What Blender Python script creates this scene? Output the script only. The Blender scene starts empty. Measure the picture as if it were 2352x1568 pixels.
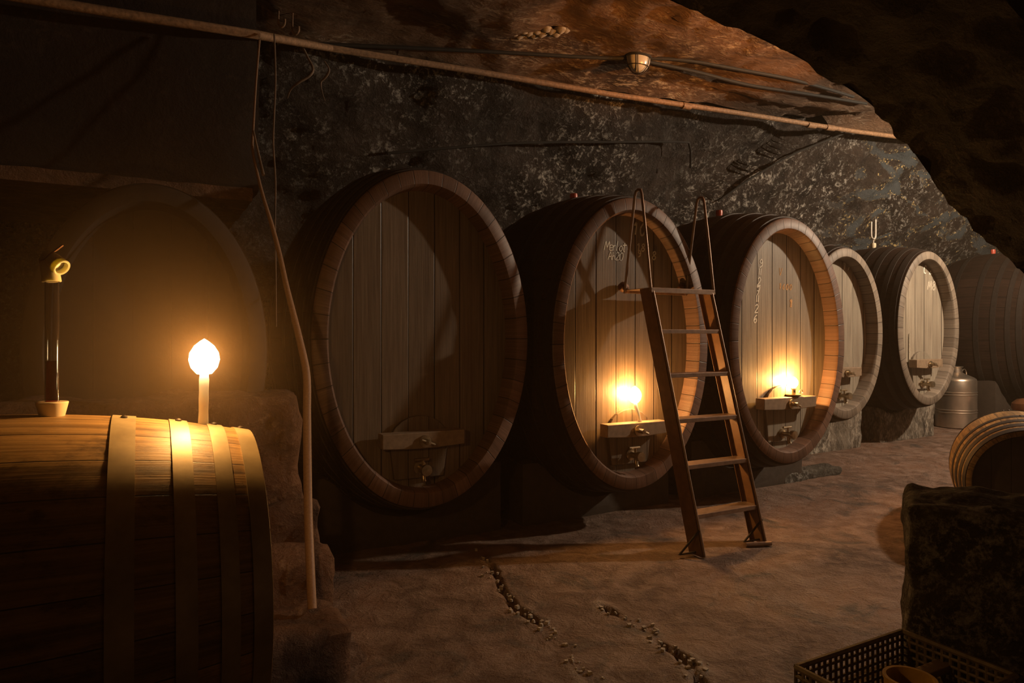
import bpy, bmesh, math, random
from mathutils import Vector, Matrix, noise
random.seed(7)
PI = math.pi
SC = bpy.context.scene
COL = SC.collection

# ------------------------------------------------------------------ camera
F = 1568.0; HX = 1176.0; HY = 770.0; EYE = 1.1
cam_d = bpy.data.cameras.new('camera'); cam = bpy.data.objects.new('camera', cam_d); COL.objects.link(cam)
cam.location = (0, 0, EYE); cam.rotation_euler = (PI / 2, 0, 0)
cam_d.sensor_width = 36; cam_d.lens = F / 2352 * 36; cam_d.shift_y = -14.0 / 2352
cam_d.clip_start = 0.05
SC.camera = cam
# ------------------------------------------------------------------ exposure, world
SC.view_settings.view_transform = 'Standard'; SC.view_settings.look = 'None'
SC.view_settings.gamma = 1; SC.view_settings.use_curve_mapping = False
SC.view_settings.exposure = .9
SC.cycles.use_denoising = True
SC.cycles.max_bounces = 6; SC.cycles.diffuse_bounces = 1; SC.cycles.volume_bounces = 0
SC.cycles.sample_clamp_indirect = 3.0
SC.cycles.transparent_max_bounces = 12
w = bpy.data.worlds.new('world'); SC.world = w; w.use_nodes = True
w.node_tree.nodes['Background'].inputs[0].default_value = (0.010, 0.007, 0.004, 1)
w.node_tree.nodes['Background'].inputs[1].default_value = 0.12
# thin haze added for the candle glow, denser in a ball round the left candle
vs_ = w.node_tree.nodes.new('ShaderNodeVolumeScatter'); vs_.inputs['Density'].default_value = .022
vs_.inputs['Anisotropy'].default_value = .3; vs_.inputs['Color'].default_value = (1, .72, .45, 1)
nt_ = w.node_tree
g_ = nt_.nodes.new('ShaderNodeNewGeometry'); d_ = nt_.nodes.new('ShaderNodeVectorMath'); d_.operation = 'DISTANCE'
nt_.links.new(g_.outputs['Position'], d_.inputs[0]); d_.inputs[1].default_value = (-.80, 1.40, 1.06)
r_ = nt_.nodes.new('ShaderNodeMapRange'); r_.interpolation_type = 'SMOOTHERSTEP'
nt_.links.new(d_.outputs['Value'], r_.inputs['Value'])
for k_, v_ in ((1, 0.0), (2, .58), (3, .19), (4, .007)): r_.inputs[k_].default_value = v_
nt_.links.new(r_.outputs[0], vs_.inputs['Density'])
w.cycles.volume_step_size = .6; SC.cycles.volume_max_steps = 12
SC.cycles.use_adaptive_sampling = True; SC.cycles.adaptive_threshold = .035; SC.cycles.adaptive_min_samples = 12
w.node_tree.links.new(vs_.outputs[0], w.node_tree.nodes['World Output'].inputs['Volume'])

# cellar axes: D runs along the row of casks, P runs from the aisle towards the back wall
TH = math.atan2(2900.0, F)
DX, DY = math.sin(TH), math.cos(TH)
ROT = math.atan2(DY, DX)
def W(t, c, z=0.0):
    return Vector((t * DX - c * DY, t * DY + c * DX, z))
def tc(x, y):
    return x * DX + y * DY, -x * DY + y * DX
def on_plane(px, py, c):            # sight line met with the vertical plane at distance c from the aisle
    u = (px - HX) / F
    Y = c / (DX - DY * u)
    return Vector((u * Y, Y, EYE + (HY - py) / F * Y))
def at_depth(px, py, Y):
    return Vector(((px - HX) / F * Y, Y, EYE + (HY - py) / F * Y))
def on_floor(px, py, z=0.0):
    return at_depth(px, py, (EYE - z) * F / (py - HY))

def point_light(name, loc, energy, color, radius, parent=None):
    l = bpy.data.lights.new(name, 'POINT'); l.energy = energy; l.color = color; l.shadow_soft_size = radius
    o = bpy.data.objects.new(name, l); COL.objects.link(o); o.location = loc
    if parent: o.parent = parent
    return o
# the electric bulb at the far right end of the aisle, beyond the frame
point_light('aisle_bulb_light', W(6.7, 1.55, 2.88), 240, (1.0, 0.79, 0.56), 0.05)
# unseen warm spot added beyond the near arch to brighten the vault crown
def spot(name, loc, to, energy, color, ang, blend, radius):
    l = bpy.data.lights.new(name, 'SPOT'); l.energy = energy; l.color = color; l.shadow_soft_size = radius; l.spot_size = ang; l.spot_blend = blend
    o = bpy.data.objects.new(name, l); COL.objects.link(o); o.location = loc
    o.rotation_euler = (Vector(to) - Vector(loc)).to_track_quat('-Z', 'Y').to_euler(); return o
spot('added_vault_spot', W(4.3, 1.5, 2.35), W(4.0, 2.05, 3.3), 150, (1.0, 0.39, 0.085), math.radians(100), .25, .05)
CANDLE = (1.0, 0.44, 0.10)

# ------------------------------------------------------------------ helpers
def link(o, parent=None):
    COL.objects.link(o)
    if parent is not None: o.parent = parent
    return o
def tag(o, label=None, cat=None, group=None, kind=None):
    if label: o['label'] = label
    if cat: o['category'] = cat
    if group: o['group'] = group
    if kind: o['kind'] = kind
    return o
def empty(name, loc, rz=0.0, label=None, cat=None, group=None):
    o = bpy.data.objects.new(name, None); COL.objects.link(o)
    o.location = loc; o.rotation_euler = (0, 0, rz); o.empty_display_size = .1
    return tag(o, label, cat, group)

class MB:
    def __init__(s): s.v = []; s.f = []; s.uv = []
    def add(s, vs, fs, uvs=None):
        b = len(s.v); s.v += [tuple(q) for q in vs]
        for i, f in enumerate(fs):
            s.f.append([b + k for k in f])
            s.uv.append(uvs[i] if uvs else None)
    def box(s, x0, x1, y0, y1, z0, z1, M=None):
        vs = [Vector((x, y, z)) for z in (z0, z1) for y in (y0, y1) for x in (x0, x1)]
        if M: vs = [M @ q for q in vs]
        s.add(vs, [(0, 2, 3, 1), (4, 5, 7, 6), (0, 1, 5, 4), (2, 6, 7, 3), (0, 4, 6, 2), (1, 3, 7, 5)]); return s
    def tube(s, pts, r, n=10, caps=True, squash=None):
        pts = [Vector(p) for p in pts]
        rs = r if isinstance(r, (list, tuple)) else [r] * len(pts)
        rings = []; up = None
        for i, p in enumerate(pts):
            a = pts[max(0, i - 1)]; b = pts[min(len(pts) - 1, i + 1)]
            d = (b - a).normalized()
            if up is None:
                up = Vector((0, 0, 1)) if abs(d.z) < .9 else Vector((0, 1, 0))
            x = d.cross(up).normalized(); up = x.cross(d).normalized()
            rings.append([p + (x * math.cos(2 * PI * k / n) + up * math.sin(2 * PI * k / n)) * rs[i] for k in range(n)])
        vs = [q for rg in rings for q in rg]
        if squash: vs = [squash(q) for q in vs]
        fs = []
        for i in range(len(pts) - 1):
            for k in range(n):
                fs.append((i * n + k, i * n + (k + 1) % n, (i + 1) * n + (k + 1) % n, (i + 1) * n + k))
        if caps:
            fs.append(tuple(range(n - 1, -1, -1))); fs.append(tuple((len(pts) - 1) * n + k for k in range(n)))
        s.add(vs, fs); return s
    def lathe(s, prof, n=24, M=None, close=False):
        # prof: (r, z)
        vs = []; fs = []
        for r, z in prof:
            for k in range(n):
                vs.append(Vector((r * math.cos(2 * PI * k / n), r * math.sin(2 * PI * k / n), z)))
        m = len(prof)
        for i in range(m - 1 if not close else m):
            j = (i + 1) % m
            for k in range(n):
                fs.append((i * n + k, i * n + (k + 1) % n, j * n + (k + 1) % n, j * n + k))
        if not close:
            fs.append(tuple(range(n - 1, -1, -1))); fs.append(tuple((m - 1) * n + k for k in range(n)))
        if M: vs = [M @ q for q in vs]
        s.add(vs, fs); return s
    def build(s, name, mat, parent=None, smooth=True, angle=40, bevel=0, recalc=True):
        me = bpy.data.meshes.new(name); me.from_pydata(s.v, [], s.f)
        if any(u for u in s.uv):
            ul = me.uv_layers.new(name='UVMap')
            for p, u in zip(me.polygons, s.uv):
                if u:
                    for li, q in zip(p.loop_indices, u): ul.data[li].uv = q
        if recalc:
            bm = bmesh.new(); bm.from_mesh(me); bmesh.ops.recalc_face_normals(bm, faces=bm.faces); bm.to_mesh(me); bm.free()
        if smooth:
            me.polygons.foreach_set('use_smooth', [True] * len(me.polygons))
            me.set_sharp_from_angle(angle=math.radians(angle))
        me.materials.append(mat)
        o = bpy.data.objects.new(name, me); link(o, parent)
        if bevel:
            b = o.modifiers.new('bevel', 'BEVEL'); b.width = bevel; b.segments = 2; b.limit_method = 'ANGLE'
        return o

def curve_pts(pts, n=8):
    """Catmull-Rom through pts (any dimension tuples)."""
    P_ = [Vector(p) for p in pts]; out = []
    for i in range(len(P_) - 1):
        p0 = P_[max(0, i - 1)]; p1 = P_[i]; p2 = P_[i + 1]; p3 = P_[min(len(P_) - 1, i + 2)]
        for k in range(n):
            t = k / n
            out.append(.5 * ((2 * p1) + (p2 - p0) * t + (2 * p0 - 5 * p1 + 4 * p2 - p3) * t * t + (3 * p1 - p0 - 3 * p2 + p3) * t ** 3))
    out.append(P_[-1]); return out
def smooth01(a, b, x):
    t = max(0, min(1, (x - a) / (b - a))); return t * t * (3 - 2 * t)
def lerp(a, b, t): return a + (b - a) * t

# ------------------------------------------------------------------ materials
def new_mat(name):
    m = bpy.data.materials.new(name); m.use_nodes = True
    nt = m.node_tree; b = nt.nodes['Principled BSDF']
    return m, nt, b
def N(nt, t, **kw):
    n = nt.nodes.new(t)
    for k, v in kw.items(): setattr(n, k, v)
    return n
def L(nt, a, b): nt.links.new(a, b)
def noise_n(nt, vec, scale, detail=6, rough=.6, dist=0):
    n = N(nt, 'ShaderNodeTexNoise'); n.inputs['Scale'].default_value = scale
    n.inputs['Detail'].default_value = detail; n.inputs['Roughness'].default_value = rough
    n.inputs['Distortion'].default_value = dist
    if vec is not None: L(nt, vec, n.inputs['Vector'])
    return n.outputs['Fac']
def mapping(nt, vec, scale=(1, 1, 1), rot=(0, 0, 0), loc=(0, 0, 0)):
    m = N(nt, 'ShaderNodeMapping'); L(nt, vec, m.inputs['Vector'])
    m.inputs['Scale'].default_value = scale; m.inputs['Rotation'].default_value = rot; m.inputs['Location'].default_value = loc
    return m.outputs[0]
def ramp(nt, fac, stops):
    r = N(nt, 'ShaderNodeValToRGB'); L(nt, fac, r.inputs[0])
    e = r.color_ramp.elements
    while len(e) < len(stops): e.new(.5)
    for q, (p, c) in zip(e, stops):
        q.position = p; q.color = (c, c, c, 1) if isinstance(c, (int, float)) else (*c, 1)
    return r.outputs[0]
def mix(nt, fac, a, b, mode='MIX'):
    m = N(nt, 'ShaderNodeMix', data_type='RGBA', blend_type=mode)
    if isinstance(fac, (int, float)): m.inputs['Factor'].default_value = fac
    else: L(nt, fac, m.inputs['Factor'])
    for s, q in ((6, a), (7, b)):
        if isinstance(q, tuple): m.inputs[s].default_value = (*q, 1)
        else: L(nt, q, m.inputs[s])
    return m.outputs[2]
def math_n(nt, op, a, b=None, c=None):
    m = N(nt, 'ShaderNodeMath', operation=op)
    for i, q in enumerate((a, b, c)):
        if q is None: continue
        if isinstance(q, (int, float)): m.inputs[i].default_value = q
        else: L(nt, q, m.inputs[i])
    return m.outputs[0]
def bump(nt, b, h, strength=.5, dist=.02):
    n = N(nt, 'ShaderNodeBump'); n.inputs['Strength'].default_value = strength; n.inputs['Distance'].default_value = dist
    L(nt, h, n.inputs['Height']); L(nt, n.outputs[0], b.inputs['Normal'])
def pos(nt): return N(nt, 'ShaderNodeNewGeometry').outputs['Position']
def rowpos(nt, scale=(1, 1, 1)):     # world position turned so that x runs along the casks
    m = N(nt, 'ShaderNodeMapping', vector_type='POINT'); L(nt, pos(nt), m.inputs[0])
    m.inputs['Rotation'].default_value = (0, 0, -ROT)
    return mapping(nt, m.outputs[0], scale)

def plain(name, col, rough=.6, metal=0, var=.25, scale=20, bmp=.2, spec=.5):
    m, nt, b = new_mat(name)
    oc = N(nt, 'ShaderNodeTexCoord').outputs['Object']
    f = noise_n(nt, oc, scale)
    lo = tuple(q * (1 - var) for q in col); hi = tuple(min(1, q * (1 + var)) for q in col)
    L(nt, mix(nt, ramp(nt, f, [(.3, 0), (.7, 1)]), lo, hi), b.inputs['Base Color'])
    b.inputs['Roughness'].default_value = rough; b.inputs['Metallic'].default_value = metal
    b.inputs['Specular IOR Level'].default_value = spec
    if bmp: bump(nt, b, f, bmp, .004)
    return m

def stave_wood(name, ca, cb, rough=.5, seam=.02, stain=(.03, .02, .015), stain_amt=.5, grain=1.0, bmp=.4, spec=.4, rvar=.15, mottle=0):
    """Boards laid side by side: UV.x counts boards, UV.y runs along them in metres."""
    m, nt, b = new_mat(name)
    uv = N(nt, 'ShaderNodeTexCoord').outputs['UV']
    sp = N(nt, 'ShaderNodeSeparateXYZ'); L(nt, uv, sp.inputs[0])
    fl = math_n(nt, 'FLOOR', sp.outputs[0]); fr = math_n(nt, 'FRACT', sp.outputs[0])
    wn = N(nt, 'ShaderNodeTexWhiteNoise', noise_dimensions='1D'); L(nt, fl, wn.inputs['W'])
    # grain, offset per board
    off = math_n(nt, 'MULTIPLY', wn.outputs['Value'], 37.0)
    cx = N(nt, 'ShaderNodeCombineXYZ')
    L(nt, math_n(nt, 'MULTIPLY', sp.outputs[0], 9.0 * grain), cx.inputs[0])
    L(nt, math_n(nt, 'ADD', math_n(nt, 'MULTIPLY', sp.outputs[1], 1.6), off), cx.inputs[1])
    g = noise_n(nt, cx.outputs[0], 1.6, 8, .62, .4)
    cx2 = N(nt, 'ShaderNodeCombineXYZ')
    L(nt, math_n(nt, 'MULTIPLY', sp.outputs[0], 2.2), cx2.inputs[0]); L(nt, math_n(nt, 'MULTIPLY', sp.outputs[1], 1.0), cx2.inputs[1])
    st = noise_n(nt, cx2.outputs[0], 1.7, 5, .6, .3)
    base = mix(nt, ramp(nt, g, [(.3, 0), (.72, 1)]), ca, cb)
    tone = math_n(nt, 'ADD', math_n(nt, 'MULTIPLY', wn.outputs['Value'], .45), .75)
    hs = N(nt, 'ShaderNodeHueSaturation'); L(nt, base, hs.inputs['Color']); L(nt, tone, hs.inputs['Value'])
    base = mix(nt, math_n(nt, 'MULTIPLY', ramp(nt, st, [(.45, 0), (.72, 1)]), stain_amt), hs.outputs[0], stain)
    if mottle:
        p_ = rowpos(nt, (.55, 1, 1)); m1 = ramp(nt, noise_n(nt, p_, 9, 8, .72, .5), [(.44, 0), (.60, 1)]); m2 = ramp(nt, noise_n(nt, p_, 45, 6, .7), [(.45, .35), (.62, 1)])
        base = mix(nt, math_n(nt, 'MULTIPLY', math_n(nt, 'MULTIPLY', m1, m2), mottle), base, stain)
    d = math_n(nt, 'MINIMUM', fr, math_n(nt, 'SUBTRACT', 1.0, fr))
    sm = ramp(nt, math_n(nt, 'DIVIDE', d, seam), [(0.25, 1), (1, 0)])
    L(nt, mix(nt, sm, base, (.012, .008, .005)), b.inputs['Base Color'])
    L(nt, math_n(nt, 'ADD', rough - rvar / 2, math_n(nt, 'MULTIPLY', g, rvar)), b.inputs['Roughness'])
    b.inputs['Specular IOR Level'].default_value = spec
    h = math_n(nt, 'SUBTRACT', math_n(nt, 'MULTIPLY', g, .5), math_n(nt, 'MULTIPLY', sm, 1.5))
    bump(nt, b, h, bmp, .004)
    return m

def stone(name, dark, mid, light, light_amt=(.62, .74), scale=3.0, fscale=38, mask_scale=1.1, mask=(.42, .62), bmp=.9, rough=.9, stretch=(1, 1, 1), rough2=None):
    m, nt, b = new_mat(name)
    p = rowpos(nt, stretch)
    n1 = noise_n(nt, p, scale, 8, .65, .5); n2 = noise_n(nt, p, fscale, 6, .7, .2); n3 = noise_n(nt, p, mask_scale, 3, .5)
    n4 = noise_n(nt, mapping(nt, p, (1, 1, 1), loc=(5, 3, 1)), fscale * .35, 8, .7, .6)
    base = mix(nt, ramp(nt, n1, [(.35, 0), (.65, 1)]), dark, mid)
    fl = math_n(nt, 'MULTIPLY', ramp(nt, math_n(nt, 'ADD', math_n(nt, 'MULTIPLY', n2, .45), math_n(nt, 'MULTIPLY', n4, .55)), [(light_amt[0] * .86, 0), (light_amt[1] * .88, 1)]), ramp(nt, n3, [(mask[0], .12), (mask[1], 1)]))
    L(nt, mix(nt, fl, base, light), b.inputs['Base Color'])
    L(nt, math_n(nt, 'SUBTRACT', rough, math_n(nt, 'MULTIPLY', n1, .25)), b.inputs['Roughness'])
    b.inputs['Specular IOR Level'].default_value = .35
    h = math_n(nt, 'ADD', math_n(nt, 'MULTIPLY', n1, .9), math_n(nt, 'ADD', math_n(nt, 'MULTIPLY', n2, .35), math_n(nt, 'MULTIPLY', n4, .6)))
    bump(nt, b, h, bmp, .05)
    return m, nt, b

M = {}
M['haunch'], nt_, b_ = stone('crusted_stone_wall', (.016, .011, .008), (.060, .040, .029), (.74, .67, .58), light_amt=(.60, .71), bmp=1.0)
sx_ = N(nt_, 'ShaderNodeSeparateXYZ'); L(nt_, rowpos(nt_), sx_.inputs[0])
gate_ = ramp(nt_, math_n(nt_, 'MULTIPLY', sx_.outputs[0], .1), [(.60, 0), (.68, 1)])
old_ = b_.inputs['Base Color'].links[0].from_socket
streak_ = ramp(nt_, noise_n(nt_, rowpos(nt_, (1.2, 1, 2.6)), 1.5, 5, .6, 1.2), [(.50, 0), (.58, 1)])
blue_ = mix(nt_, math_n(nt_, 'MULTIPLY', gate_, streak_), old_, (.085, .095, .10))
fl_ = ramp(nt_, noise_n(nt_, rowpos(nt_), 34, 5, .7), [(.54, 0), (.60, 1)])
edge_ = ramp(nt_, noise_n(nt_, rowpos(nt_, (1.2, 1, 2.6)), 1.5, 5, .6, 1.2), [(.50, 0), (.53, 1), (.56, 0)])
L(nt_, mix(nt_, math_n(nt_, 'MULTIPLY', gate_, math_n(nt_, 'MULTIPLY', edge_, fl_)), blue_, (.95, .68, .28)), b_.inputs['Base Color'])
M['ceil'], _, _ = stone('warm_tinted_vault_plaster', (.050, .026, .015), (.26, .14, .075), (.60, .46, .33), light_amt=(.585, .70), scale=2.2, fscale=46, mask_scale=1.6, stretch=(.45, 1.3, 1.0), bmp=.8)  # brown plaster, made more orange for the warm light on the vault
M['rock'], _, _ = stone('rough_dark_rock', (.014, .011, .007), (.040, .030, .018), (.12, .09, .06), scale=6, fscale=50, bmp=1.0)
M['pale_rock'], _, _ = stone('crusted_pedestal_stone', (.05, .04, .03), (.26, .21, .16), (.55, .47, .38), light_amt=(.56, .68), scale=9, fscale=60, mask_scale=3, mask=(.3, .5), stretch=(1, 1, .35))
M['masonry'], _, _ = stone('reddish_masonry', (.07, .032, .018), (.22, .105, .055), (.45, .27, .16), scale=5, fscale=40)
M['slab'], _, _ = stone('weathered_stone_slab', (.035, .030, .022), (.10, .085, .065), (.55, .52, .47), scale=7, fscale=60, light_amt=(.56, .68))  # pale crust patches strengthened to stand for light on the block's top
M['wall_left'], _, _ = stone('near_black_wall_plaster', (.012, .007, .004), (.030, .016, .009), (.06, .035, .022), scale=1.3, fscale=22, bmp=.25)  # plaster kept near-black throughout

def floor_mat():
    m, nt, b = new_mat('worn_earth_floor')
    p = pos(nt)
    a = noise_n(nt, p, 1.1, 6, .6, .8); c = noise_n(nt, p, 9, 8, .65, .4); f = noise_n(nt, p, 70, 5, .7)
    base = mix(nt, ramp(nt, a, [(.36, 0), (.62, 1)]), (.105, .060, .040), (.20, .108, .068))
    base = mix(nt, ramp(nt, c, [(.42, 0), (.7, 1)]), base, (.30, .20, .15))
    base = mix(nt, ramp(nt, noise_n(nt, p, 2.7, 5, .6, 1.5), [(.55, 0), (.68, 1)]), base, (.075, .055, .043))
    base = mix(nt, math_n(nt, 'MULTIPLY', ramp(nt, f, [(.64, 0), (.74, 1)]), ramp(nt, c, [(.5, 0), (.62, .8)])), base, (.5, .42, .34))
    at = N(nt, 'ShaderNodeAttribute', attribute_name='crumble')
    base = mix(nt, at.outputs['Fac'], base, (.42, .33, .25))
    L(nt, base, b.inputs['Base Color'])
    L(nt, ramp(nt, a, [(.35, .8), (.65, .55)]), b.inputs['Roughness'])
    b.inputs['Specular IOR Level'].default_value = .4
    bump(nt, b, math_n(nt, 'ADD', math_n(nt, 'MULTIPLY', c, 1.0), math_n(nt, 'MULTIPLY', f, .35)), 1.0, .035)
    return m
M['floor'] = floor_mat()
M['head'] = stave_wood('grey_oak_head', (.13, .095, .068), (.25, .185, .130), rough=.42, seam=.03, stain=(.10, .06, .04), stain_amt=.5, spec=.45)
M['head_pale'] = stave_wood('pale_oak_head', (.22, .185, .145), (.42, .355, .27), rough=.45, seam=.03, stain=(.16, .11, .08), stain_amt=.5, spec=.4)
M['rim'] = stave_wood('reddish_oak_staves', (.13, .068, .045), (.24, .135, .092), rough=.5, seam=.03, stain=(.05, .025, .015), stain_amt=.4)
M['rim_pale'] = stave_wood('greyed_oak_staves', (.18, .14, .11), (.32, .26, .20), rough=.55, seam=.03, stain=(.08, .05, .03), stain_amt=.4)
M['black_staves'] = stave_wood('shade_black_cask_staves', (.020, .011, .008), (.052, .028, .018), rough=.75, seam=.03, stain=(.008, .006, .004), stain_amt=.5, spec=.15)  # shade on the unlit cask sides is put into the stave colour
M['small_oak'] = stave_wood('young_oak_staves', (.30, .17, .065), (.52, .33, .13), rough=.5, seam=.02, stain=(.05, .028, .014), stain_amt=.8, bmp=.35, mottle=.8)
M['dark_wood'] = plain('dark_brown_wood', (.045, .030, .020), .75, bmp=.4)  # one very dark brown for cradle beams, rack and barrel head
M['bar_wood'] = plain('crossbar_oak', (.26, .18, .115), .6, scale=30)
M['iron'] = plain('dark_iron', (.035, .025, .020), .6, .4, scale=40)
M['rust'] = plain('rusty_iron', (.16, .075, .04), .6, .5, scale=60, var=.5)
M['galv'] = plain('tarnished_hoop_steel', (.36, .29, .17), .48, .35, scale=9, var=.35, bmp=.15)
M['brass'] = plain('dull_brass', (.45, .36, .24), .3, .85)
M['ladder'] = plain('worn_ladder_metal', (.30, .20, .145), .42, .55, scale=25, var=.25)
M['ladder_wood'] = plain('orange_brown_ladder_side', (.19, .095, .045), .5, 0, scale=18)
M['can'] = plain('dented_aluminium', (.62, .52, .42), .33, .9, scale=12, var=.12, bmp=.1)
M['wax'] = None
def wax():
    m, nt, b = new_mat('candle_wax'); b.inputs['Base Color'].default_value = (.86, .80, .66, 1); b.inputs['Roughness'].default_value = .4
    b.inputs['Subsurface Weight'].default_value = .35; b.inputs['Subsurface Radius'].default_value = (.02, .012, .006)
    b.inputs['Subsurface Scale'].default_value = .5
    return m
M['wax'] = wax()
def flame_mat():
    m = bpy.data.materials.new('candle_flame'); m.use_nodes = True; nt = m.node_tree
    for n in list(nt.nodes): nt.nodes.remove(n)
    o = N(nt, 'ShaderNodeOutputMaterial'); a = N(nt, 'ShaderNodeAddShader'); t = N(nt, 'ShaderNodeBsdfTransparent'); e = N(nt, 'ShaderNodeEmission')
    e.inputs[0].default_value = (1, .80, .42, 1); e.inputs[1].default_value = 9
    L(nt, t.outputs[0], a.inputs[0]); L(nt, e.outputs[0], a.inputs[1]); L(nt, a.outputs[0], o.inputs[0])
    return m
M['flame'] = flame_mat()
def glass(name, col=(1, 1, 1), rough=0.0, ior=1.45):
    m, nt, b = new_mat(name); b.inputs['Base Color'].default_value = (*col, 1); b.inputs['Transmission Weight'].default_value = 1
    b.inputs['Roughness'].default_value = rough; b.inputs['IOR'].default_value = ior
    return m
M['glass'] = glass('clear_glass', (.96, .93, .9))
M['wine'] = glass('red_wine', (.35, .03, .012), ior=1.34)
M['frost'] = plain('ribbed_lamp_glass', (.62, .56, .48), .25, 0, var=.08, scale=8)
M['rubber'] = plain('cream_rubber', (.74, .62, .42), .5, 0, var=.06, bmp=.05)
def tubing():
    m, nt, b = new_mat('milky_silicone_tube'); b.inputs['Base Color'].default_value = (.80, .76, .50, 1); b.inputs['Roughness'].default_value = .35
    b.inputs['Subsurface Weight'].default_value = .5; b.inputs['Subsurface Radius'].default_value = (.02, .02, .01); b.inputs['Subsurface Scale'].default_value = .5
    return m
M['silicone'] = tubing()
M['chalk'] = plain('white_chalk', (.88, .84, .74), .95, 0, var=.15, scale=120, bmp=0)
M['chalk_faint'] = plain('faded_chalk', (.55, .48, .38), .95, 0, var=.3, scale=120, bmp=0)
M['paint'] = plain('faded_ochre_paint', (.62, .36, .16), .8, 0, var=.3, scale=90, bmp=0)
M['red'] = plain('red_plastic', (.55, .09, .05), .35)
M['cable'] = plain('grey_brown_cable', (.20, .13, .085), .6)
M['near_black_wood'] = plain('near_black_cask_wood', (.022, .013, .008), .8, bmp=.4)  # near-black base colour for the two outermost casks
M['cable_dark'] = plain('sooty_cable', (.018, .014, .010), .8)
M['hose'] = plain('ribbed_brown_hose', (.30, .17, .10), .55, scale=150, var=.2)
M['pipe'] = plain('crusted_pipe', (.34, .19, .10), .7, .1, scale=50, var=.4, bmp=.5)
M['crate'] = plain('dirty_plastic_lattice', (.20, .155, .10), .6, 0, var=.35, scale=40)
M['yellow'] = plain('ochre_plastic', (.50, .30, .06), .5)
M['copper'] = plain('copper_brown_pot', (.30, .12, .05), .4, .6)
M['crumb'] = plain('pale_mortar_crumbs', (.45, .37, .29), .9, 0, var=.3, scale=60)

# ------------------------------------------------------------------ the vault
PROF = [(4.97, -.15), (4.97, .8), (4.97, 1.5), (4.86, 1.95), (4.63, 2.32), (4.42, 2.68), (4.22, 2.95)]
PROF2 = [(4.22, 2.95), (4.0, 3.03), (3.5, 3.10), (2.5, 3.14), (1.5, 3.12), (.5, 2.95), (-.5, 2.5), (-1.2, 1.9), (-1.6, 1.0), (-1.6, -.15)]
T0, T1 = -3.2, 11.5
def resample(prof, step):
    P_ = [Vector((a, b, 0)) for a, b in prof]; cp = curve_pts(P_, 12)
    d = [0]
    for a, b in zip(cp, cp[1:]): d.append(d[-1] + (b - a).length)
    n = max(2, int(d[-1] / step)); out = []; j = 0
    for i in range(n + 1):
        s = d[-1] * i / n
        while j < len(d) - 2 and d[j + 1] < s: j += 1
        q = (s - d[j]) / max(1e-9, d[j + 1] - d[j]); out.append(cp[j].lerp(cp[j + 1], q))
    return [(v.x, v.y) for v in out]
PR1 = resample(PROF, .035); PR2 = resample(PROF2, .045)
def vault_z(t, z): return z + .042 * (t - 3.3) * smooth01(1.6, 2.9, z)
def crease_t(z): return lerp(4.63, 5.78, (z - 2.35) / .65)
def vault_pt(t, c, z, nrm, amp=1.0):
    zz = vault_z(t, z)
    p = W(t, c, zz)
    q = Vector((t * 1.0, c * 1.2, z * 1.2))
    dsp = .085 * noise.fractal(q * 1.3, 1, 2, 4) + .035 * noise.fractal(q * 5, .9, 2, 4) + .016 * noise.noise(q * 15) + .008 * noise.noise(q * 32)
    if 2.0 < z < 3.02 and c > 3.9:
        k = crease_t(z) - t
        if k > 0: dsp += -.26 * math.exp(-k / .9) * smooth01(0, .06, k) * smooth01(2.0, 2.35, z)
    n3 = Vector((-nrm[0] * DY, nrm[0] * DX, nrm[1]))
    return p + n3 * dsp * amp
def sweep(name, prof, step, mat, amp=1.0, cell=None):
    n = int((T1 - T0) / step); m = len(prof); mb = MB(); vs = []
    for i in range(n + 1):
        t = T0 + (T1 - T0) * i / n
        for j, (c, z) in enumerate(prof):
            a = prof[max(0, j - 1)]; b = prof[min(m - 1, j + 1)]
            tx, tz = b[0] - a[0], b[1] - a[1]; l = math.hypot(tx, tz) or 1
            nr = (-tz / l, tx / l)
            # inward normal (towards the aisle)
            if nr[0] * (1.5 - c) + nr[1] * (1.2 - z) < 0: nr = (-nr[0], -nr[1])
            f = amp
            vs.append(vault_pt(t, c, z, nr, f))
    fs = [(i * m + j, i * m + j + 1, (i + 1) * m + j + 1, (i + 1) * m + j) for i in range(n) for j in range(m - 1)]
    mb.add(vs, fs)
    return tag(mb.build(name, mat, angle=80, recalc=False), kind='structure')
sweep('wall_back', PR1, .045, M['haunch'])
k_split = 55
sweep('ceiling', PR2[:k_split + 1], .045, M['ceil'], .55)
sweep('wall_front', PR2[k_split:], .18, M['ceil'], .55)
ALLP = PR1 + PR2
def vault_hit(px, py, off=0.0):
    """Where a sight line meets the smooth vault."""
    u = (px - HX) / F; v = (HY - py) / F
    prev = None; Y = 1.0
    while Y < 14:
        p = Vector((u * Y, Y, EYE + v * Y)); t, c = tc(p.x, p.y)
        ins = False
        # profile height at this c
        if c < 4.97:
            best = None
            for (c0, z0), (c1, z1) in zip(ALLP, ALLP[1:]):
                if (c0 - c) * (c1 - c) <= 0 and z0 > 1.4:
                    zz = z0 + (z1 - z0) * ((c - c0) / (c1 - c0) if c1 != c0 else 0); best = zz if best is None else max(best, zz)
            if best is None or p.z < vault_z(t, best): ins = True
        if not ins: break
        Y += .01
    q = Vector((u * (Y - off), Y - off, EYE + v * (Y - off)))
    return q

# end walls
for nm, t in (('wall_left', T0 + .02), ('wall_right', T1 - .02)):
    mb = MB(); ring = PR1[::4] + PR2[::4] + [PR2[-1]]
    vs = [W(t, c, vault_z(t, z)) for c, z in ring]
    vs2 = [W(t + (-.3 if t < 0 else .3), c, vault_z(t, z)) for c, z in ring]
    n = len(vs); mb.add(vs + vs2, [tuple(range(n)), tuple(range(n, 2 * n))] + [(i, (i + 1) % n, n + (i + 1) % n, n + i) for i in range(n)])
    tag(mb.build(nm, M['wall_left'], smooth=False), kind='structure')

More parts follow.
